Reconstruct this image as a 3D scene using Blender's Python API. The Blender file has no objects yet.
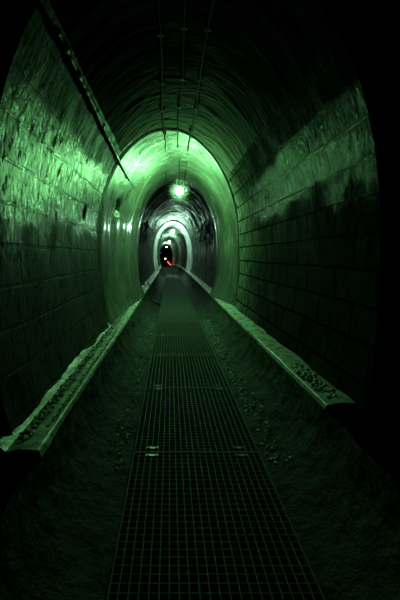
import bpy, bmesh, math, random
import numpy as np
from mathutils import Vector, Matrix
random.seed(7)
PI = math.pi
scene = bpy.context.scene
C = scene.collection

# ------------------------------------------------------------------ helpers
def link(name, me, mat=None, parent=None, loc=None):
    o = bpy.data.objects.new(name, me); C.objects.link(o)
    if mat and me is not None and not me.materials: me.materials.append(mat)
    if parent: o.parent = parent
    if loc is not None: o.location = loc
    return o
def tag(o, label=None, cat=None, group=None, kind=None):
    if label: o['label'] = label
    if cat: o['category'] = cat
    if group: o['group'] = group
    if kind: o['kind'] = kind
    return o
def empty(name, loc, rz=0):
    o = bpy.data.objects.new(name, None); C.objects.link(o)
    o.location = loc; o.rotation_euler.z = rz; o.empty_display_size = .1
    return o
def mesh_of(name, bm, smooth=False):
    me = bpy.data.meshes.new(name); bm.to_mesh(me); bm.free()
    if smooth:
        for p in me.polygons: p.use_smooth = True
    return me
def box(bm, x0, x1, y0, y1, z0, z1):
    vs = [bm.verts.new((x, y, z)) for z in (z0, z1) for y in (y0, y1) for x in (x0, x1)]
    for f in ((0,2,3,1),(4,5,7,6),(0,1,5,4),(2,6,7,3),(0,4,6,2),(1,3,7,5)):
        bm.faces.new([vs[i] for i in f])
def lathe(bm, prof, n=24, c=(0,0,0)):
    rings = []
    for r, z in prof:
        if r < 1e-5: rings.append([bm.verts.new((c[0], c[1], c[2]+z))])
        else: rings.append([bm.verts.new((c[0]+r*math.cos(2*PI*k/n), c[1]+r*math.sin(2*PI*k/n), c[2]+z)) for k in range(n)])
    for a, b in zip(rings, rings[1:]):
        for k in range(n):
            k2 = (k+1) % n
            if len(a) == 1 and len(b) == 1: continue
            if len(a) == 1: bm.faces.new((a[0], b[k2], b[k]))
            elif len(b) == 1: bm.faces.new((a[k], a[k2], b[0]))
            else: bm.faces.new((a[k], a[k2], b[k2], b[k]))
def tube(bm, pts, r, n=8, closed=False):
    pts = [Vector(p) for p in pts]; N = len(pts); rings = []
    for i, p in enumerate(pts):
        a = pts[(i-1) % N] if (closed or i > 0) else p
        b = pts[(i+1) % N] if (closed or i < N-1) else p
        t = (b-a).normalized()
        up = Vector((0,0,1)) if abs(t.z) < .9 else Vector((1,0,0))
        u = t.cross(up).normalized(); v = u.cross(t)
        rr = r[i] if isinstance(r, (list, tuple)) else r
        rings.append([bm.verts.new(p + (u*math.cos(2*PI*k/n) + v*math.sin(2*PI*k/n))*rr) for k in range(n)])
    M = N if closed else N-1
    for i in range(M):
        a, b = rings[i], rings[(i+1) % N]
        for k in range(n): bm.faces.new((a[k], a[(k+1)%n], b[(k+1)%n], b[k]))
    if not closed:
        bm.faces.new(rings[0][::-1]); bm.faces.new(rings[-1])

# value noise -------------------------------------------------------
_rng = np.random.default_rng(11)
_T = _rng.random((256, 256)).astype(np.float64)
def vn(u, v, s=0):
    u = u + 37.17*s; v = v + 91.3*s
    iu = np.floor(u).astype(int); iv = np.floor(v).astype(int)
    fu = u-iu; fv = v-iv
    fu = fu*fu*(3-2*fu); fv = fv*fv*(3-2*fv)
    t = lambda a, b: _T[a % 256, b % 256]
    return (t(iu,iv)*(1-fu)+t(iu+1,iv)*fu)*(1-fv) + (t(iu,iv+1)*(1-fu)+t(iu+1,iv+1)*fu)*fv
def fbm(u, v, s=0, o=4):
    r = 0; a = .5
    for k in range(o):
        r = r + a*(vn(u*2**k, v*2**k, s+k) - .5); a *= .5
    return r*2

# ------------------------------------------------------------------ tunnel axis
HX = .20                         # tunnel centre line sits a little right of the walker
def cx(D):
    D = np.asarray(D, float); return HX - .00052*np.clip(D-16, 0, None)**2
def cz(D):
    D = np.asarray(D, float); return -.00025*np.clip(D-16, 0, None)**2
LEDGE_Z, LEDGE_IN = .43, .92
ZC = 1.75

# ------------------------------------------------------------------ materials
def nodes(name):
    m = bpy.data.materials.new(name); m.use_nodes = True
    nt = m.node_tree; nt.nodes.clear()
    out = nt.nodes.new('ShaderNodeOutputMaterial'); b = nt.nodes.new('ShaderNodeBsdfPrincipled')
    nt.links.new(b.outputs[0], out.inputs[0])
    return m, nt, b
def N(nt, t, **kw):
    n = nt.nodes.new(t)
    for k, v in kw.items():
        if k in n.inputs: n.inputs[k].default_value = v
        else: setattr(n, k, v)
    return n
def ramp(nt, src, stops):
    r = nt.nodes.new('ShaderNodeValToRGB'); e = r.color_ramp.elements
    e[0].position, e[0].color = stops[0][0], (*stops[0][1], 1)
    e[1].position, e[1].color = stops[-1][0], (*stops[-1][1], 1)
    for p, c in stops[1:-1]:
        x = e.new(p); x.color = (*c, 1)
    nt.links.new(src, r.inputs[0]); return r.outputs[0]
def g(v): return (v, v, v)
def uvmap(nt, sx, sy, src=None):
    if src is None:
        src = nt.nodes.new('ShaderNodeUVMap').outputs[0]
    m = nt.nodes.new('ShaderNodeMapping'); m.inputs['Scale'].default_value = (sx, sy, 1)
    nt.links.new(src, m.inputs[0]); return m.outputs[0]
def noise(nt, vec, scale, detail=5, rough=.6, dist=0):
    n = N(nt, 'ShaderNodeTexNoise', Scale=scale, Detail=detail, Roughness=rough, Distortion=dist)
    nt.links.new(vec, n.inputs['Vector']); return n.outputs[0]
def math_(nt, op, a, b):
    m = nt.nodes.new('ShaderNodeMath'); m.operation = op
    for i, x in enumerate((a, b)):
        if isinstance(x, (int, float)): m.inputs[i].default_value = x
        else: nt.links.new(x, m.inputs[i])
    return m.outputs[0]
def bump(nt, h, dist, strength=1, prev=None):
    b = N(nt, 'ShaderNodeBump', Strength=strength, Distance=dist)
    nt.links.new(h, b.inputs['Height'])
    if prev: nt.links.new(prev, b.inputs['Normal'])
    return b.outputs[0]
def mixc(nt, fac, a, b, mode='MULTIPLY'):
    m = nt.nodes.new('ShaderNodeMix'); m.data_type = 'RGBA'; m.blend_type = mode
    if isinstance(fac, (int, float)): m.inputs[0].default_value = fac
    else: nt.links.new(fac, m.inputs[0])
    for i, x in ((6, a), (7, b)):
        if isinstance(x, tuple): m.inputs[i].default_value = (*x, 1)
        else: nt.links.new(x, m.inputs[i])
    return m.outputs[2]

def lining(name, base, blocks=0., su=7., sv=1.2, streak_h=.02, rough=(.18, .5), hoops=0., coat=.0, spec=.6, fine=.006, bumps=1., lime=0., coatr=.12, lamp_glow=None, top_shade=None, scour=0.):
    """wet tunnel lining.  u runs along the tunnel, v round the bore (metres)."""
    m, nt, b = nodes(name)
    str_ = noise(nt, uvmap(nt, su, sv), 1.0, 6, .62, .6)                 # runs of lime and drip marks
    str2 = noise(nt, uvmap(nt, su*3, sv*1.6), 1.0, 4, .6, .8)
    big = noise(nt, uvmap(nt, .7, .9), 1.0, 4, .6)
    sep = nt.nodes.new('ShaderNodeSeparateXYZ'); nt.links.new(nt.nodes.new('ShaderNodeUVMap').outputs[0], sep.inputs[0])
    av = math_(nt, 'ABSOLUTE', math_(nt, 'SUBTRACT', sep.outputs[1], 20.), 0.)
    mr = N(nt, 'ShaderNodeMapRange'); mr.interpolation_type = 'SMOOTHSTEP'
    mr.inputs['From Min'].default_value = (2.15 if lime > .5 else 1.9) if blocks else 9; mr.inputs['From Max'].default_value = (2.8 if lime > .5 else 2.5) if blocks else 10
    mr.inputs['To Min'].default_value = 1.; mr.inputs['To Max'].default_value = .22 if blocks else 1
    nt.links.new(math_(nt, 'ADD', av, math_(nt, 'MULTIPLY', math_(nt, 'SUBTRACT', big, .5), 1.2)), mr.inputs[0]); mask = mr.outputs[0]
    str_m = math_(nt, 'MULTIPLY', str_, mask); str2_m = math_(nt, 'MULTIPLY', str2, mask)
    grain = noise(nt, uvmap(nt, 26, 22), 1.0, 4, .7)
    c1 = ramp(nt, str_, [(.32, g(.42)), (.5, g(.8)), (.68, g(1.))])
    c2 = ramp(nt, big, [(.3, g(.5)), (.7, g(1.))])
    col = mixc(nt, 1., c1, c2); col = mixc(nt, 1., col, base)
    if lime:                                                             # pale flowstone crust; its band also paints the wall highlight into the colour
        fl = noise(nt, uvmap(nt, 24, 10), 1.0, 5, .7, .5)
        m2 = N(nt, 'ShaderNodeMapRange'); m2.interpolation_type = 'SMOOTHSTEP'
        m2.inputs['From Min'].default_value = 1.4; m2.inputs['From Max'].default_value = 2.0
        nt.links.new(math_(nt, 'ADD', av, math_(nt, 'MULTIPLY', math_(nt, 'SUBTRACT', big, .5), .8)), m2.inputs[0])
        band = math_(nt, 'MULTIPLY', math_(nt, 'SUBTRACT', mask, .22), m2.outputs[0])
        lime_glare = ramp(nt, math_(nt, 'MULTIPLY', band, math_(nt, 'ADD', str_, fl)), [(.58, g(0)), (.74, g(lime))])
        col = mixc(nt, lime_glare, col, (.9,.94,.88), 'MIX')
        fp = noise(nt, uvmap(nt, 27, 9), 1.0, 4, .65, 1.2)                  # broken black skin between the lime runs
        pit = ramp(nt, fp, [(.39, g(0.04)), (.46, g(1.))])
        pb = math_(nt, 'SUBTRACT', 1., math_(nt, 'MULTIPLY', math_(nt, 'SUBTRACT', 1., pit), mask))
        col = mixc(nt, 1., col, pb)
    col = mixc(nt, .7, col, ramp(nt, grain, [(.3, g(.55)), (.65, g(1.))]))
    nrm = bump(nt, str_m, streak_h*bumps, 1.)
    nrm = bump(nt, str2_m, streak_h*.45*bumps, 1., nrm)
    nrm = bump(nt, grain, fine*bumps, 1., nrm)
    if hoops:
        h = noise(nt, uvmap(nt, 17, .3), 1.0, 4, .65)
        nrm = bump(nt, h, hoops, 1., nrm)
        col = mixc(nt, .6, col, ramp(nt, h, [(.36, g(.35)), (.52, g(1.))]))
        if scour:
            h2 = noise(nt, uvmap(nt, 30, .5), 1.0, 5, .7, .3)
            col = mixc(nt, scour, col, ramp(nt, h2, [(.40, g(.12)), (.54, g(1.))]))
            nrm = bump(nt, h2, .008, 1., nrm)
            col = mixc(nt, scour, col, ramp(nt, noise(nt, uvmap(nt, 2.2, 1.1), 1.0, 6, .7, .8), [(.36, g(.3)), (.5, g(1.))]))
    if blocks:
        # wobble the courses a little so the old masonry is not ruled
        uvn = nt.nodes.new('ShaderNodeUVMap').outputs[0]
        wob = N(nt, 'ShaderNodeTexNoise', Scale=1.5, Detail=3)
        nt.links.new(uvn, wob.inputs['Vector'])
        vm = nt.nodes.new('ShaderNodeVectorMath'); vm.operation = 'SCALE'; vm.inputs['Scale'].default_value = .05
        nt.links.new(wob.outputs[1], vm.inputs[0])
        va = nt.nodes.new('ShaderNodeVectorMath'); va.operation = 'ADD'
        nt.links.new(uvn, va.inputs[0]); nt.links.new(vm.outputs[0], va.inputs[1])
        br = nt.nodes.new('ShaderNodeTexBrick')
        br.inputs['Scale'].default_value = 1.; br.inputs['Brick Width'].default_value = .62
        br.inputs['Row Height'].default_value = .27; br.inputs['Mortar Size'].default_value = .014
        br.inputs['Mortar Smooth'].default_value = .35
        br.inputs['Color1'].default_value = (.75,.75,.75,1); br.inputs['Color2'].default_value = (1,1,1,1)
        br.inputs['Mortar'].default_value = (.05,.05,.05,1)
        nt.links.new(va.outputs[0], br.inputs['Vector'])
        inv = math_(nt, 'SUBTRACT', 1., br.outputs['Fac'])
        nrm = bump(nt, math_(nt, 'MULTIPLY', inv, math_(nt, 'SUBTRACT', 1.15, mask)), .05*blocks, 1., nrm)
        col = mixc(nt, 1., col, br.outputs['Color'])
    if top_shade:                                                              # shade painted into the colour above a ragged line
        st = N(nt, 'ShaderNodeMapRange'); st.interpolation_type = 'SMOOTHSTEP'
        st.inputs['From Min'].default_value = top_shade[0]; st.inputs['From Max'].default_value = top_shade[1]
        st.inputs['To Min'].default_value = top_shade[2]
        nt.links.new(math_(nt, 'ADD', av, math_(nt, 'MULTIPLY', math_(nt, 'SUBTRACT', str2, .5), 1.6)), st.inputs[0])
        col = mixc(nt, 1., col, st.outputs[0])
        top_shade_m = st.outputs[0]
    if lamp_glow:                                                             # lamp light painted as paler colour towards the collar joint
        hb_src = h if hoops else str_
        bl = N(nt, 'ShaderNodeMapRange'); bl.inputs['From Min'].default_value = lamp_glow[0]; bl.inputs['From Max'].default_value = lamp_glow[1]
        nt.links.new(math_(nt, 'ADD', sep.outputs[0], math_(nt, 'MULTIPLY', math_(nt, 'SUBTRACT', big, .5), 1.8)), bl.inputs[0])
        hb = ramp(nt, math_(nt, 'MULTIPLY', bl.outputs[0], math_(nt, 'SUBTRACT', math_(nt, 'MULTIPLY', hb_src, 3.), .8)), [(.10, g(0)), (.9, g(lamp_glow[2]))])
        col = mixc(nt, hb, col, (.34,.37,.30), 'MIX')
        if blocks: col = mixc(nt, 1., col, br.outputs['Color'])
    r = ramp(nt, noise(nt, uvmap(nt, 4, 1.8), 1.0, 4, .6), [(.35, g(rough[0])), (.65, g(rough[1]))])
    nt.links.new(col, b.inputs['Base Color']); nt.links.new(r, b.inputs['Roughness'])
    nt.links.new(nrm, b.inputs['Normal'])
    b.inputs['Specular IOR Level'].default_value = spec
    b.inputs['Coat Weight'].default_value = coat; b.inputs['Coat Roughness'].default_value = coatr
    if lime:                                                             # water runs over the crusted band only
        wet = ramp(nt, math_(nt, 'MULTIPLY', band, math_(nt, 'ADD', str2, fl)), [(.22, g(.0)), (.5, g(1.))])
        nt.links.new(math_(nt, 'MULTIPLY', math_(nt, 'MULTIPLY', wet, pit), coat), b.inputs['Coat Weight'])
        nt.links.new(math_(nt, 'MULTIPLY', pit, spec), b.inputs['Specular IOR Level'])
    b.inputs['Coat IOR'].default_value = 1.7
    if spec < .1: b.inputs['IOR'].default_value = 1.12
    if lime: nrm = bump(nt, pit, .004, 1., nrm); nt.links.new(nrm, b.inputs['Normal'])
    if coat: nt.links.new(nrm, b.inputs['Coat Normal'])
    return m
M = {}
M['wall_l'] = lining('wet_blockwork', (.065,.07,.06), blocks=1., su=15, sv=4, streak_h=.016, rough=(.45,.75), coat=1., spec=.25, fine=.005, coatr=.22, lime=1., top_shade=(1.2, 2.0, .1))
M['wall_r'] = lining('damp_blockwork', (.085,.092,.08), blocks=1., su=13, sv=5., streak_h=.008, rough=(.5,.8), coat=.25, spec=.06, lime=.12, fine=.008, top_shade=(1.4, 2.3, .12), lamp_glow=(5.0, 8.0, .8))
M['crown'] = lining('lamp_graded_crown', (.008,.009,.008), su=8, sv=.8, streak_h=.015, rough=(.55,.85), hoops=.03, coat=.0, spec=.04, lamp_glow=(3.2, 7.2, 1.))  # near-black crown, lamp falloff painted in as paler hoops
M['collar'] = lining('smooth_collar_concrete', (.42,.44,.36), su=9, sv=1.5, streak_h=.022, rough=(.25,.5), hoops=.022, scour=.75, coat=.6, spec=.7, fine=.004)
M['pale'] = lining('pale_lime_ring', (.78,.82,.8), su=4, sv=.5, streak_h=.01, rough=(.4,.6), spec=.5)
M['far'] = lining('far_lining', (.03,.034,.033), su=3, sv=.5, streak_h=.03, rough=(.35,.65), hoops=.03, coat=.03, spec=.28)
M['wetblack'] = lining('soot_black_lining', (.010,.012,.011), su=3, sv=.5, streak_h=.03, rough=(.35,.6), hoops=.03, coat=.0, spec=.2)
M['dark'] = lining('sooty_chamber_brick', (.035,.035,.035), blocks=1., rough=(.6,.9), spec=.2)

def simple(name, col, rough=.5, metal=0., sc=20., amp=.35, bmp=.003, spec=.5):
    m, nt, b = nodes(name)
    tc = nt.nodes.new('ShaderNodeTexCoord').outputs['Object']
    n = noise(nt, tc, sc, 5, .65)
    c = mixc(nt, 1., col, ramp(nt, n, [(.3, g(1-amp)), (.7, g(1.))]))
    nt.links.new(c, b.inputs['Base Color'])
    nt.links.new(ramp(nt, n, [(.3, g(rough*.7)), (.7, g(min(1, rough*1.2)))]), b.inputs['Roughness'])
    nt.links.new(bump(nt, n, bmp), b.inputs['Normal'])
    b.inputs['Metallic'].default_value = metal; b.inputs['Specular IOR Level'].default_value = spec
    return m
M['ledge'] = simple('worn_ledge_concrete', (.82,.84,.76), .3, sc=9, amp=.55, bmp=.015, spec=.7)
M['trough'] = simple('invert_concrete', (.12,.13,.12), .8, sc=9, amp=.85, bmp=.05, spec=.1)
M['bed'] = simple('drain_bed_silt', (.012,.013,.012), .95, sc=6, amp=.5, bmp=.02, spec=.04)
M['steel'] = simple('galvanised_steel', (.24,.26,.24), .7, 0., sc=5, amp=.25, bmp=.0005, spec=.2)
M['clip'] = simple('zinc_clip', (.18,.19,.18), .35, .6, sc=40, amp=.2, bmp=.0005)
M['black'] = simple('black_rubber', (.012,.012,.012), .45, 0, sc=50, amp=.2, bmp=.001)
M['rust'] = simple('rusty_conduit', (.02,.018,.016), .8, 0., sc=60, amp=.6, bmp=.003, spec=.1)
M['stone'] = simple('stone_chips', (.4,.43,.4), .45, 0, sc=30, amp=.5, bmp=.004)
M['grey'] = simple('painted_housing', (.08,.085,.08), .7, 0., sc=40, amp=.3, bmp=.001)
M['lime'] = simple('lime_deposit', (.6,.62,.58), .35, 0, sc=60, amp=.3, bmp=.003)
def emis(name, col, s):
    m, nt, b = nodes(name)
    b.inputs['Base Color'].default_value = (.8,.8,.8,1)
    tc = nt.nodes.new('ShaderNodeTexCoord').outputs['Object']
    n = noise(nt, tc, 30., 2)
    c = mixc(nt, 1., col, ramp(nt, n, [(.3, g(.92)), (.7, g(1.))]))
    nt.links.new(c, b.inputs['Emission Color']); b.inputs['Emission Strength'].default_value = s
    return m
GREEN = (.27, 1., .315)
M['globe1'] = emis('lit_green_glass', GREEN, 580.)
M['globe3'] = emis('lit_green_glass_farthest', (.45, 1., .60), 420.)
M['globe2'] = emis('lit_green_glass_far', (.50, 1., .66), 650.)
M['red'] = emis('red_light', (1., .07, .025), 3.2)
M['amber'] = emis('warm_light', (1., .55, .36), 3.5)
M['blue'] = emis('blue_light', (.02, .03, .5), .25)

# ------------------------------------------------------------------ bore profile
def profile(hw, zt, p=3.0, n=600, z0=LEDGE_Z):
    """left ledge, over the crown, to right ledge (x relative to centre line)."""
    th0 = None
    t = np.linspace(-PI/2, 3*PI/2, 4000)
    up = np.sin(t) >= 0
    e = np.where(up, 1.0, 2./p)
    x = np.sign(np.cos(t))*np.abs(np.cos(t))**e * hw
    z = np.where(up, ZC + (zt-ZC)*np.sin(t), ZC - (zt-ZC)*np.abs(np.sin(t))**e)
    k = z >= z0
    x, z = x[k], z[k]                                # right ledge -> crown -> left ledge
    x, z = x[::-1], z[::-1]
    s = np.concatenate([[0], np.cumsum(np.hypot(np.diff(x), np.diff(z)))])
    q = np.linspace(0, s[-1], n)
    return np.interp(q, s, x), np.interp(q, s, z), q

def grid_mesh(name, P, UV, mat, smooth=True, flip=False):
    nu, nv = P.shape[:2]
    me = bpy.data.meshes.new(name)
    idx = np.arange(nu*nv).reshape(nu, nv)
    a, b, c, d = idx[:-1,:-1], idx[1:,:-1], idx[1:,1:], idx[:-1,1:]
    q = np.stack([a, d, c, b] if flip else [a, b, c, d], -1).reshape(-1, 4)
    me.vertices.add(nu*nv); me.vertices.foreach_set('co', P.reshape(-1))
    me.loops.add(q.size); me.loops.foreach_set('vertex_index', q.reshape(-1).astype(np.int32))
    me.polygons.add(len(q)); me.polygons.foreach_set('loop_start', (np.arange(len(q))*4).astype(np.int32))
    me.polygons.foreach_set('loop_total', np.full(len(q), 4, np.int32))
    me.polygons.foreach_set('use_smooth', np.full(len(q), smooth))
    me.update(calc_edges=True)
    uv = me.uv_layers.new(name='UVMap')
    uv.data.foreach_set('uv', UV.reshape(-1, 2)[q.reshape(-1)].reshape(-1))
    me.materials.append(mat); me.validate()
    return me

PITS = [(7.88, 'l', 2.36, .09, .12, .16), (5.9, 'l', 2.02, .10, .08, .10)]   # spalled holes in the wall
def tunnel_piece(name, prof_of_D, Ds, q0, q1, nv, mat, amp=.012, w0=None, w1=None, lumps=0., hoops=0., fine=1.):
    Ds = np.asarray(Ds, float); nu = len(Ds)
    P = np.zeros((nu, nv, 3)); UV = np.zeros((nu, nv, 2))
    for i, D in enumerate(Ds):
        hw, zt, p = prof_of_D(D)
        x, z, q = profile(hw, zt, p)
        L = q[-1]; qq = np.linspace(q0*L, q1*L, nv)
        X = np.interp(qq, q, x); Z = np.interp(qq, q, z)
        tx = np.gradient(x, q); tz = np.gradient(z, q)
        TX = np.interp(qq, q, tx); TZ = np.interp(qq, q, tz)
        l = np.hypot(TX, TZ); nx, nz = -TZ/l, TX/l            # outward on a clockwise (left->top->right) walk
        u = np.full(nv, D); v = qq
        d = amp*fbm(u*1.6, v*1.6, 3, 4)
        if lumps:
            hi = np.clip((Z-1.7)/.5, 0, 1)*np.clip((3.1-Z)/.4, 0, 1)
            d = d - lumps*(.12+hi)*fbm(u*17, v*4.5, 9, 3)
        if hoops:
            d = d - hoops*fbm(u*7, v*.35, 21, 4)
        if q0 < .5 and name != 'ceiling' or name == 'ceiling':
            side = 'l'
            for (pd, sd, pz, rd, rz, dep) in PITS:
                if sd == 'l':
                    m_ = (X < 0)*np.exp(-(np.abs((D-pd)/rd)**3 + np.abs((Z-pz)/rz)**3) * (1.3+1.2*fbm(u*9, v*9, 5, 2)))
                    d = d + dep*m_
        P[i,:,0] = X + nx*d*1.0 + cx(D); P[i,:,1] = D; P[i,:,2] = Z + nz*d + cz(D)
        tt = (D-Ds[0])/(Ds[-1]-Ds[0])
        if w0 is not None: P[i,:,1] += w0(X)*(1-tt)
        if w1 is not None: P[i,:,1] += w1(X)*tt
        UV[i,:,0] = P[i,:,1]; UV[i,:,1] = v - L/2 + 20
    # outward sign: make sure d pushes outwards (left wall -> -x)
    me = grid_mesh(name, P, UV, mat)
    o = link(name, me); tag(o, kind='structure'); return o

MAIN = (1.25, 3.72, 3.0); LIP = (1.05, 3.50, 3.0)
def const(*a): return lambda D: a
def lerp(D0, D1, a, b):
    def f(D):
        t = min(1, max(0, (D-D0)/(D1-D0))); t = t*t*(3-2*t)*.5 + t*.5
        return tuple(x+(y-x)*t for x, y in zip(a, b))
    return f
skew = lambda X: .12+.20*(X/1.25)        # the chamber end is cut a little on the skew
skew1 = lambda X: 1.12*(X/1.25)-1.12     # the smooth collar starts on the skew too, sooner on the left
# main length of blockwork
Dm = np.arange(2.10, 7.30, .022)
tunnel_piece('wall_left', const(*MAIN), Dm, 0., .345, 140, M['wall_l'], .016, lumps=.007, w0=skew, w1=skew1)
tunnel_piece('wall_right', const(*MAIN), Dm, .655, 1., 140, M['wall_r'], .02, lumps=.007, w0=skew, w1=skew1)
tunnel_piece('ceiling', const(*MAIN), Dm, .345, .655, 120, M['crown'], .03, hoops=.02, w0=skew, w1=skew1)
# collar 1 : recess joint, funnel, lip, back face
def collar(name, D0, D1, D2, recess, mat, du=.02, nv=420, amp=.012, rec=.06, w0=None):
    Ds = [D0, D0+.001] + list(np.arange(D0+.01, D1-.009, du)) + [D1]
    big = (MAIN[0]+rec, MAIN[1]+rec, 3.)
    lp = lerp(D1, D2, (MAIN[0]-.015, MAIN[1]-.015, 3.), LIP)
    def f(D):
        if D < D1 - 1e-6: return big if D > D0 else MAIN
        return lp(D)
    Ds = [D0, D0+.002] + list(np.linspace(D0+.01, D1-.004, max(3, int((D1-D0)/.04)))) + [D1] + list(np.arange(D1+du, D2-du/2, du)) + [D2]
    o = tunnel_piece(name, f, Ds, 0, 1, nv, mat, amp, hoops=.02, w0=w0)
    return o
collar('trim_1', 7.30, 7.38, 9.30, .06, M['collar'], w0=skew1, rec=.022)
def lip_back(name, D, th, mat, outer=(1.45, 3.95, 3.)):
    prof = lambda d: LIP if d <= D+th else (LIP if d < D+th+.001 else outer)
    return tunnel_piece(name, prof, [D, D+th*.5, D+th, D+th+.004], 0, 1, 160, mat, .004)
lip_back('trim_2', 9.30, .16, M['wetblack'])
def length(k, D0, D1, mats, du=.07):
    Ds = np.arange(D0, D1+du*.5, du); Ds[-1] = D1
    f = const(*MAIN)
    tunnel_piece('wall_left', f, Ds, 0., .3, 60, mats[0], .04, lumps=.04)
    tunnel_piece('wall_right', f, Ds, .7, 1., 60, mats[1], .04, lumps=.04)
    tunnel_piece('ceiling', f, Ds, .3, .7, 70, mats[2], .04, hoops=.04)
length(2, 9.46, 14.6, (M['wetblack'],)*3, .04)
length(2, 14.6, 21.9, (M['far'], M['far'], M['far']))
collar('trim_3', 21.9, 22.55, 24.5, .2, M['pale'], du=.06, nv=180, rec=.14)
lip_back('trim_4', 24.5, .2, M['collar'])
length(3, 24.7, 37.4, (M['far'],)*3, .12)
collar('trim_5', 37.4, 37.9, 40., .2, M['collar'], du=.1, nv=140, rec=.14)
lip_back('trim_6', 40., .2, M['collar'])
length(4, 40.2, 53.5, (M['far'],)*3, .16)
collar('trim_7', 53.5, 54., 56., .2, M['collar'], du=.15, nv=120, rec=.14)
lip_back('trim_8', 56., .25, M['dark'], (2.6, 5., 3.))
# unlit junction chamber beyond the last collar
def chamber(names, D0, D1, hw, zt, zb, x0, endname=None, endD=None):
    bm = bmesh.new(); z = float(cz((D0+D1)/2)); w = .2
    def wall(nm, *b):
        bm = bmesh.new(); box(bm, *b)
        me = mesh_of(nm, bm); me.uv_layers.new(name='UVMap')
        o = link(nm, me, M['dark']); tag(o, kind='structure')
    wall('wall_left', x0-hw-w, x0-hw, D0, D1, zb-w, zt)
    wall('wall_right', x0+hw, x0+hw+w, D0, D1, zb-w, zt)
    wall('ceiling', x0-hw-w, x0+hw+w, D0, D1, zt, zt+w)
    wall('floor', x0-hw, x0+hw, D0, D1, zb-w, zb)
    if endD is not None: wall(endname, x0-hw-w, x0+hw+w, endD, endD+w, zb-w, zt+w)
chamber(None, 56.26, 84., 2.7, 3.8, -.62, float(cx(60))-.1, 'wall_back', 84.)
# wider unlit chamber the walker stands in (ends where the blockwork begins)
chamber(None, -3.0, 2.0, 2.4, 4.6, -.30, .2, 'wall_back', -3.2)
def portal_face():
    bm = bmesh.new()
    x, z, q = profile(*MAIN, n=90)
    inner = []; outer = []
    for X, Z in zip(x, z):
        D = 2.10 + float(skew(X))
        inner.append(bm.verts.new((X+HX, D, Z)))
        ang = math.atan2(Z-ZC, X); r = 1/max(abs(math.cos(ang))/2.4, abs(math.sin(ang))/3.0)
        outer.append(bm.verts.new((HX+math.cos(ang)*r, D-.02, min(4.6, max(-.3, ZC+math.sin(ang)*r)))))
    for i in range(len(inner)-1): bm.faces.new((inner[i], inner[i+1], outer[i+1], outer[i]))
    for s, i in ((-1, 0), (1, -1)):                     # below the ledge, beside the trough
        a = inner[i]; D = a.co.y
        vs = [a, outer[i], bm.verts.new((HX+s*2.4, D, -.3)), bm.verts.new((HX+s*LEDGE_IN, D, -.3)), bm.verts.new((HX+s*LEDGE_IN, D, LEDGE_Z))]
        bm.faces.new(vs)
    me = mesh_of('wall_front', bm); me.uv_layers.new(name='UVMap')
    tag(link('wall_front', me, M['dark']), kind='structure')
portal_face()

# ------------------------------------------------------------------ ledges, trough, bed
def strip(name, prof, Ds, mat, amp, seed, dens=1., rough_edge=0, kind='structure', fx=8., fv=8.):
    prof = np.array(prof, float); s = np.concatenate([[0], np.cumsum(np.hypot(*np.diff(prof, axis=0).T))])
    nv = max(4, int(s[-1]/.022*dens)); qq = np.linspace(0, s[-1], nv)
    # keep corners
    qq = np.unique(np.concatenate([qq, s])); nv = len(qq)
    X = np.interp(qq, s, prof[:,0]); Z = np.interp(qq, s, prof[:,1])
    tx = np.gradient(X, qq); tz = np.gradient(Z, qq); l = np.hypot(tx, tz)+1e-9
    nx, nz = -tz/l, tx/l
    P = np.zeros((len(Ds), nv, 3)); UV = np.zeros((len(Ds), nv, 2))
    for i, D in enumerate(Ds):
        u = np.full(nv, D)
        d = amp*fbm(u*fx*.4, qq*fv*.6+seed, seed, 5)
        if rough_edge: d = d + rough_edge*np.minimum(0, fbm(u*5, qq*0, seed+2, 4)-.05)*np.exp(-((qq-s[1])/.05)**2)
        P[i,:,0] = X+nx*d+cx(D); P[i,:,1] = D; P[i,:,2] = Z+nz*d+cz(D)
        UV[i,:,0] = D; UV[i,:,1] = qq
    o = link(name, grid_mesh(name, P, UV, mat)); tag(o, kind=kind); return o
Dn = np.concatenate([np.arange(1.2, 9.3, .022), np.arange(9.3, 24, .07), np.arange(24, 56.4, .2)])
DnL = np.concatenate([np.arange(1.9, 9.3, .022), np.arange(9.3, 24, .07), np.arange(24, 56.4, .2)])
def ledge_prof(s):
    p = [(s*LEDGE_IN*.985, LEDGE_Z-.035), (s*LEDGE_IN, LEDGE_Z), (s*(LEDGE_IN+.10), LEDGE_Z+.012), (s*(LEDGE_IN+.17), LEDGE_Z+.005),
         (s*(LEDGE_IN+.22), LEDGE_Z+.05), (s*(LEDGE_IN+.30), LEDGE_Z+.06)]
    return p if s < 0 else p[:3] + [(s*1.2, LEDGE_Z+.012)]
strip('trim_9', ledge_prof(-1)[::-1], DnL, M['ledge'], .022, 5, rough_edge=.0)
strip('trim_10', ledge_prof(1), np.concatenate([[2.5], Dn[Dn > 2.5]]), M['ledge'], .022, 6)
def trough_prof(s):
    pts = [(s*LEDGE_IN*.985, LEDGE_Z-.03)]
    for k in range(1, 12):
        a = k/11*PI/2
        pts.append((s*(.52+.375*math.cos(a)), -.05+(LEDGE_Z-.08+.05)*(1-math.sin(a))))
    pts += [(s*.495, -.052), (s*.492, -.30)]
    return pts
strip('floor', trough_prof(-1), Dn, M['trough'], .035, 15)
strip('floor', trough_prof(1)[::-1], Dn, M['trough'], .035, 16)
strip('floor', [(-.49, -.27), (0, -.29), (.49, -.27)], np.concatenate([np.arange(.2, 9.3, .05), np.arange(9.3, 56.4, .3)]), M['bed'], .03, 17)

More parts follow.
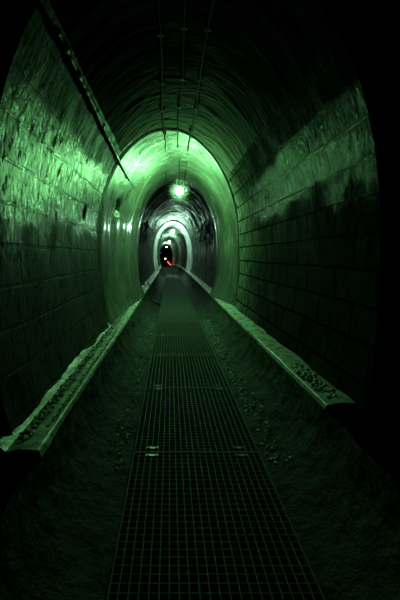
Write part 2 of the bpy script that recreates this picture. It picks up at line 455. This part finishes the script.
# ------------------------------------------------------------------ grating panels
PL = 1.294; PW = .95
def panel_meshes(L, detail=2):
    bm = bmesh.new(); hw = PW/2; t = .006; H = .034
    for x in (-hw, hw-t): box(bm, x, x+t, .004, L-.004, -H, .002)
    for y in (.002, L-.002-t): box(bm, -hw+t, hw-t, y, y+t, -.009, .002)
    fr = mesh_of('frame', bm)
    nb = 21 if detail == 2 else 15
    bm = bmesh.new()
    for i in range(1, nb):
        x = -hw + PW*i/nb; box(bm, x-.0028, x+.0028, .01, L-.01, -.030, 0)
    bb = mesh_of('bearing_bars', bm)
    nc = int(L/.046)
    bm = bmesh.new()
    for i in range(1, nc):
        y = L*i/nc; box(bm, -hw+t, hw-t, y-.0018, y+.0018, -.006, -.0012)
    cb = mesh_of('cross_bars', bm)
    bm = bmesh.new()
    box(bm, -.045, .045, -.012, .012, .0025, .0065)
    for s in (-1, 1):
        lathe(bm, [(0,.012),(.007,.012),(.009,.009),(.009,.004)], 8, (s*.03, 0, 0))
    cl = mesh_of('fixing_clip', bm)
    return fr, bb, cb, cl
near = panel_meshes(PL, 2); far = panel_meshes(PL, 1)
M_far = None
def place_panel(k, D, label, ms, clips=True):
    e = empty('grating_panel', (float(cx(D)), D, float(cz(D))))
    e.rotation_euler = (math.atan2(float(cz(D+PL)-cz(D)), PL), 0, -math.atan2(float(cx(D+PL)-cx(D)), PL))
    tag(e, label, 'grating', 'steel grating panels of the walkway')
    link('frame', ms[0], M['steel'], e); link('bearing_bars', ms[1], M['steel'], e); link('cross_bars', ms[2], M['steel'], e)
    if clips:
        for y in (.05, PL-.05):
            for x in (-.335, .335):
                link('fixing_clip', ms[3], M['clip'], e, (x, y, 0))
ords = ['steel grating panel at the bottom edge of the picture, nearest of the walkway',
        'steel grating panel second from the bottom, between two pairs of small bright clips',
        'steel grating panel third up the walkway from the bottom edge',
        'steel grating panel fourth up the walkway from the bottom edge',
        'steel grating panel fifth up the walkway, ending under the largest lamp',
        'steel grating panel sixth up the walkway, just short of the first dark opening',
        'steel grating panel seventh up the walkway, where the first dark opening rises',
        'steel grating panel eighth up the walkway, reached by the black hose end',
        'steel grating panel ninth up the walkway, just beyond the black hose end']
k = 0; D = 1.37
while D < 56:
    if k < 9: lab = ords[k]
    elif D < 24: lab = 'narrow-looking steel grating panel inside the second tunnel length, before the pale ring'
    else: lab = 'tiny distant steel grating panel beyond the pale second ring'
    place_panel(k, D, lab, near if D < 16 else far, D < 16)
    D += PL; k += 1

# ------------------------------------------------------------------ lamps
def make_lamp(D, label, gm, drop, z=3.10):
    e = empty('pendant_lamp', (float(cx(D)), D, z+float(cz(D))))
    tag(e, label, 'lamp', 'round green lamps hung from the tunnel crown')
    bm = bmesh.new(); lathe(bm, [(.0,-.085),(.035,-.078),(.062,-.058),(.08,-.028),(.085,.0),(.08,.028),(.062,.055),(.045,.068)], 28)
    link('globe', mesh_of('globe', bm, True), gm, e)
    bm = bmesh.new(); lathe(bm, [(.044,.066),(.056,.07),(.056,.095),(.034,.115),(.018,.125),(0,.126)], 24)
    link('cap', mesh_of('cap', bm, True), M['grey'], e)
    bm = bmesh.new(); tube(bm, [(0,0,.12),(0,0,drop)], .009, 8)
    link('stem', mesh_of('stem', bm), M['grey'], e)
    bm = bmesh.new(); lathe(bm, [(0,drop+.01),(.05,drop+.01),(.05,drop-.012),(.03,drop-.02),(0,drop-.02)], 20)
    link('ceiling_rose', mesh_of('ceiling_rose', bm), M['grey'], e)
    return e
make_lamp(7.6, 'largest bright green-white round lamp, hanging in front of the first dark opening', M['globe1'], .77, 2.89)
make_lamp(23.3, 'second green-white lamp, hanging just inside the pale bright ring', M['globe2'], .55)
make_lamp(38.2, 'third small green-white lamp, between the ringed lamp and the lowest one', M['globe3'], .52)
make_lamp(53.9, 'smallest lowest green-white lamp, right above the far black opening', M['globe3'], .52)

# ------------------------------------------------------------------ crown conduits
def crown_z(x, D):
    hw, zt, p = MAIN
    if D > 7.38:
        hw, zt, p = lerp(7.38, 9.3, MAIN, LIP)(D)
    return ZC + (zt-ZC)*math.sqrt(max(0, 1-(x/hw)**2))
def conduit(x, r, label, D0=2.15, D1=9.2):
    e = empty('conduit', (HX+x, D0, crown_z(x, D0)))
    tag(e, label, 'conduit', 'dark conduits running along the crown')
    bm = bmesh.new(); pts = []
    for i, D in enumerate(np.arange(D0, D1, .12)):
        pts.append((.012*math.sin(D*2.1+x*20), D-D0, crown_z(x, D)-crown_z(x, D0)-.055-.008*math.sin(D*5+x*9)))
    tube(bm, pts, r, 8); link('pipe', mesh_of('pipe', bm, True), M['rust'], e)
    for D in np.arange(D0+.4, D1-.1, .9):
        i = int((D-D0)/.12); q = pts[i]
        bm = bmesh.new(); box(bm, -.03, .03, -.012, .012, 0, .07); 
        link('saddle_clip', mesh_of('saddle_clip', bm), M['grey'], e, (q[0], q[1], q[2]-r*.3))
conduit(-.30, .011, 'thin dark conduit on the crown, left of the first lamp')
conduit(-.06, .010, 'thin dark conduit on the crown ending directly above the first lamp', D1=7.5)
conduit(.17, .013, 'thicker dark conduit on the crown, right of the first lamp')

# black lime-crusted cable over the joint between wall and crown
bm = bmesh.new(); pts = []; rad = []
for i, D in enumerate(np.arange(2.3, 8.3, .035)):
    x = -1.02 + .012*math.sin(D*3) + .01*(random.random()-.5)
    zz = crown_z(x, D) if D < 6 else None
    hw, zt = (MAIN[0], MAIN[1]) if D < 5.3 else (lambda t: (1.25-.2*t*t, 3.72-.22*t*t))((D-5.3)/4.)
    z = 2.93 - .02*(D-5); x = -hw*math.sqrt(1-((z-ZC)/(zt-ZC))**2)+.03
    pts.append((HX+x, D, z+.012*(random.random()-.5))); rad.append(.017+.02*random.random()**2)
tube(bm, pts, rad, 7)
o = link('cable', mesh_of('cable', bm, True), M['black'])
tag(o, 'black crusted cable running along the joint where left wall meets crown', 'cable')

# ------------------------------------------------------------------ lime drips at the first lip
for i in range(9):
    a = -.14 + .05*i + random.uniform(-.012, .012)
    l = random.uniform(.05, .16); z = ZC+(LIP[1]-ZC)*math.sqrt(1-(a/1.05)**2)
    bm = bmesh.new(); lathe(bm, [(.016,.02),(.013,-.02),(.008,-l*.6),(.003,-l),(0,-l-.005)], 8)
    o = link('lime_drip', mesh_of('lime_drip', bm, True), M['lime'], None, (HX+.1+a, 9.27, z))
    tag(o, 'small pale lime drip hanging from the first opening rim above the lamp', 'stalactite', 'lime drips on the rim of the first opening')

# ------------------------------------------------------------------ black hose off the left ledge
bm = bmesh.new()
P0 = [(-.80, 12.8, .50), (-.745, 12.4, .46), (-.70, 12.0, .36), (-.66, 11.6, .17), (-.56, 11.1, .06), (-.42, 10.7, .02), (-.30, 10.35, .03)]
tube(bm, P0, .028, 10)
o = link('hose', mesh_of('hose', bm, True), M['black'])
tag(o, 'black hose sagging from the left ledge down to the walkway edge', 'hose')

# ------------------------------------------------------------------ loose stone crumbs (uncountable)
def crumbs(name, label, spots):
    bm = bmesh.new()
    for (x, y, z, s) in spots:
        b = bmesh.new(); bmesh.ops.create_icosphere(b, subdivisions=1, radius=s)
        for v in b.verts: v.co = Vector((v.co.x*random.uniform(.7,1.4), v.co.y*random.uniform(.8,1.7), v.co.z*random.uniform(.5,.9))) + Vector((x,y,z))
        mm = bpy.data.meshes.new('t'); b.to_mesh(mm); b.free(); bm.from_mesh(mm); bpy.data.meshes.remove(mm)
    o = link(name, mesh_of(name, bm), M['stone']); tag(o, label, 'rubble', kind='stuff')
sp = []
for i in range(420):
    y = 2.0 + 5*random.random()**1.3; sp.append((HX-LEDGE_IN-.09-.06*random.random(), y, LEDGE_Z+.02, random.uniform(.006, .018)))
for i in range(120):
    y = 2.0 + 3*random.random(); sp.append((HX-LEDGE_IN-.02-.02*random.random(), y, LEDGE_Z+.008, random.uniform(.005, .012)))
crumbs('rubble', 'grey crumbled stone along the back of the left ledge', sp)
sp = []
for i in range(380):
    y = 2.5 + 5.5*random.random(); a = random.random()*.9
    x = .52+.375*(1-math.cos(a*PI/2)); sp.append((HX+.54+.16*a, y, -.04+.10*a*a+.0, random.uniform(.005, .016)))
crumbs('rubble', 'grey crumbled stone in the gutter right of the walkway', sp)
sp = []
for i in range(260):
    y = 2.5 + 5.5*random.random(); a = random.random()*.9
    sp.append((HX-.54-.16*a, y, -.04+.10*a*a, random.uniform(.005, .014)))
crumbs('rubble', 'grey crumbled stone in the gutter left of the walkway', sp)
sp = []
for i in range(60):
    y = 2.6 + .8*random.random()
    sp.append((HX+LEDGE_IN+.03+.12*random.random(), y, LEDGE_Z+.015, random.uniform(.008, .022)))
crumbs('rubble', 'grey crumbled stone on the near end of the right ledge', sp)

# ------------------------------------------------------------------ things at the far opening
D = 58.
zf = -.62
e = empty('warning_light', (-.77, D, zf)); tag(e, 'tiny warm white light on a thin post in the far black opening', 'light')
bm = bmesh.new(); lathe(bm, [(0,0),(.14,0),(.14,.03),(.03,.06),(.018,.08),(.018,1.36),(0,1.36)], 12); link('post', mesh_of('post', bm), M['black'], e)
bm = bmesh.new(); lathe(bm, [(0,1.36),(.13,1.39),(.19,1.5),(.13,1.62),(0,1.66)], 16); link('lens', mesh_of('lens', bm, True), M['amber'], e)
e = empty('light_baton', (.12, 57.2, zf)); tag(e, 'red glowing baton leaning at a slant below the warm white light', 'light')
bm = bmesh.new(); tube(bm, [(0,0,.42),(-.52,.1,1.05)], .07, 12); link('tube', mesh_of('tube', bm), M['red'], e)
bm = bmesh.new(); tube(bm, [(.16,-.03,.05),(0,0,.42)], .045, 10); link('handle', mesh_of('handle', bm), M['black'], e)
o = empty('indicator_light', (-1.55, 60., zf)); tag(o, 'faint dark blue glimmer on a thin pole in the far black opening', 'light')
bm = bmesh.new(); lathe(bm, [(0,2.40),(.1,2.44),(.12,2.52),(.1,2.6),(0,2.64)], 12); link('lens', mesh_of('lens', bm), M['blue'], o)
bm = bmesh.new(); lathe(bm, [(0,0),(.14,0),(.14,.03),(.015,.05),(.015,2.42),(0,2.42)], 10); link('pole', mesh_of('pole', bm), M['black'], o)

# ------------------------------------------------------------------ haze balls added to make the two nearer lamps glow
def haze(D, r, dens, label, z=3.10):
    hm = bpy.data.materials.new('glow_haze'); hm.use_nodes = True; hn = hm.node_tree; hn.nodes.clear()
    ho = hn.nodes.new('ShaderNodeOutputMaterial'); hv = hn.nodes.new('ShaderNodeVolumeScatter')
    tc = hn.nodes.new('ShaderNodeTexCoord'); ln = hn.nodes.new('ShaderNodeVectorMath'); ln.operation = 'LENGTH'
    hn.links.new(tc.outputs['Object'], ln.inputs[0])
    mr = hn.nodes.new('ShaderNodeMapRange'); mr.interpolation_type = 'SMOOTHSTEP'
    for k_, v_ in (('From Min', .05), ('From Max', r), ('To Min', dens), ('To Max', 0.)): mr.inputs[k_].default_value = v_
    hn.links.new(ln.outputs['Value'], mr.inputs[0]); hn.links.new(mr.outputs[0], hv.inputs['Density'])
    hn.links.new(hv.outputs[0], ho.inputs['Volume'])
    bm = bmesh.new(); bmesh.ops.create_icosphere(bm, subdivisions=3, radius=r)
    o = link('haze', mesh_of('haze', bm), hm, None, (float(cx(D)), D, z+float(cz(D))))
    tag(o, label, 'haze', kind='stuff')
haze(7.6, .28, .25, 'haze ball added for the glow round the largest lamp', 2.89)
haze(23.3, .45, .16, 'haze ball added for the glow round the second lamp')

# ------------------------------------------------------------------ camera, world, view
cam = bpy.data.cameras.new('camera'); co = bpy.data.objects.new('camera', cam); C.objects.link(co)
co.location = (0, 0, 1.5); co.rotation_euler = (PI/2, 0, 0)
cam.sensor_fit = 'VERTICAL'; cam.sensor_height = 36.; cam.lens = 21.
cam.shift_x = 30/600; cam.shift_y = -45/600; cam.clip_start = .05; cam.clip_end = 200
scene.camera = co
w = bpy.data.worlds.new('world'); scene.world = w; w.use_nodes = True
w.node_tree.nodes['Background'].inputs[0].default_value = (0,0,0,1)
w.node_tree.nodes['Background'].inputs[1].default_value = 0
scene.view_settings.view_transform = 'Standard'; scene.view_settings.look = 'None'
scene.view_settings.gamma = 1.; scene.view_settings.exposure = -.2; scene.view_settings.use_curve_mapping = False
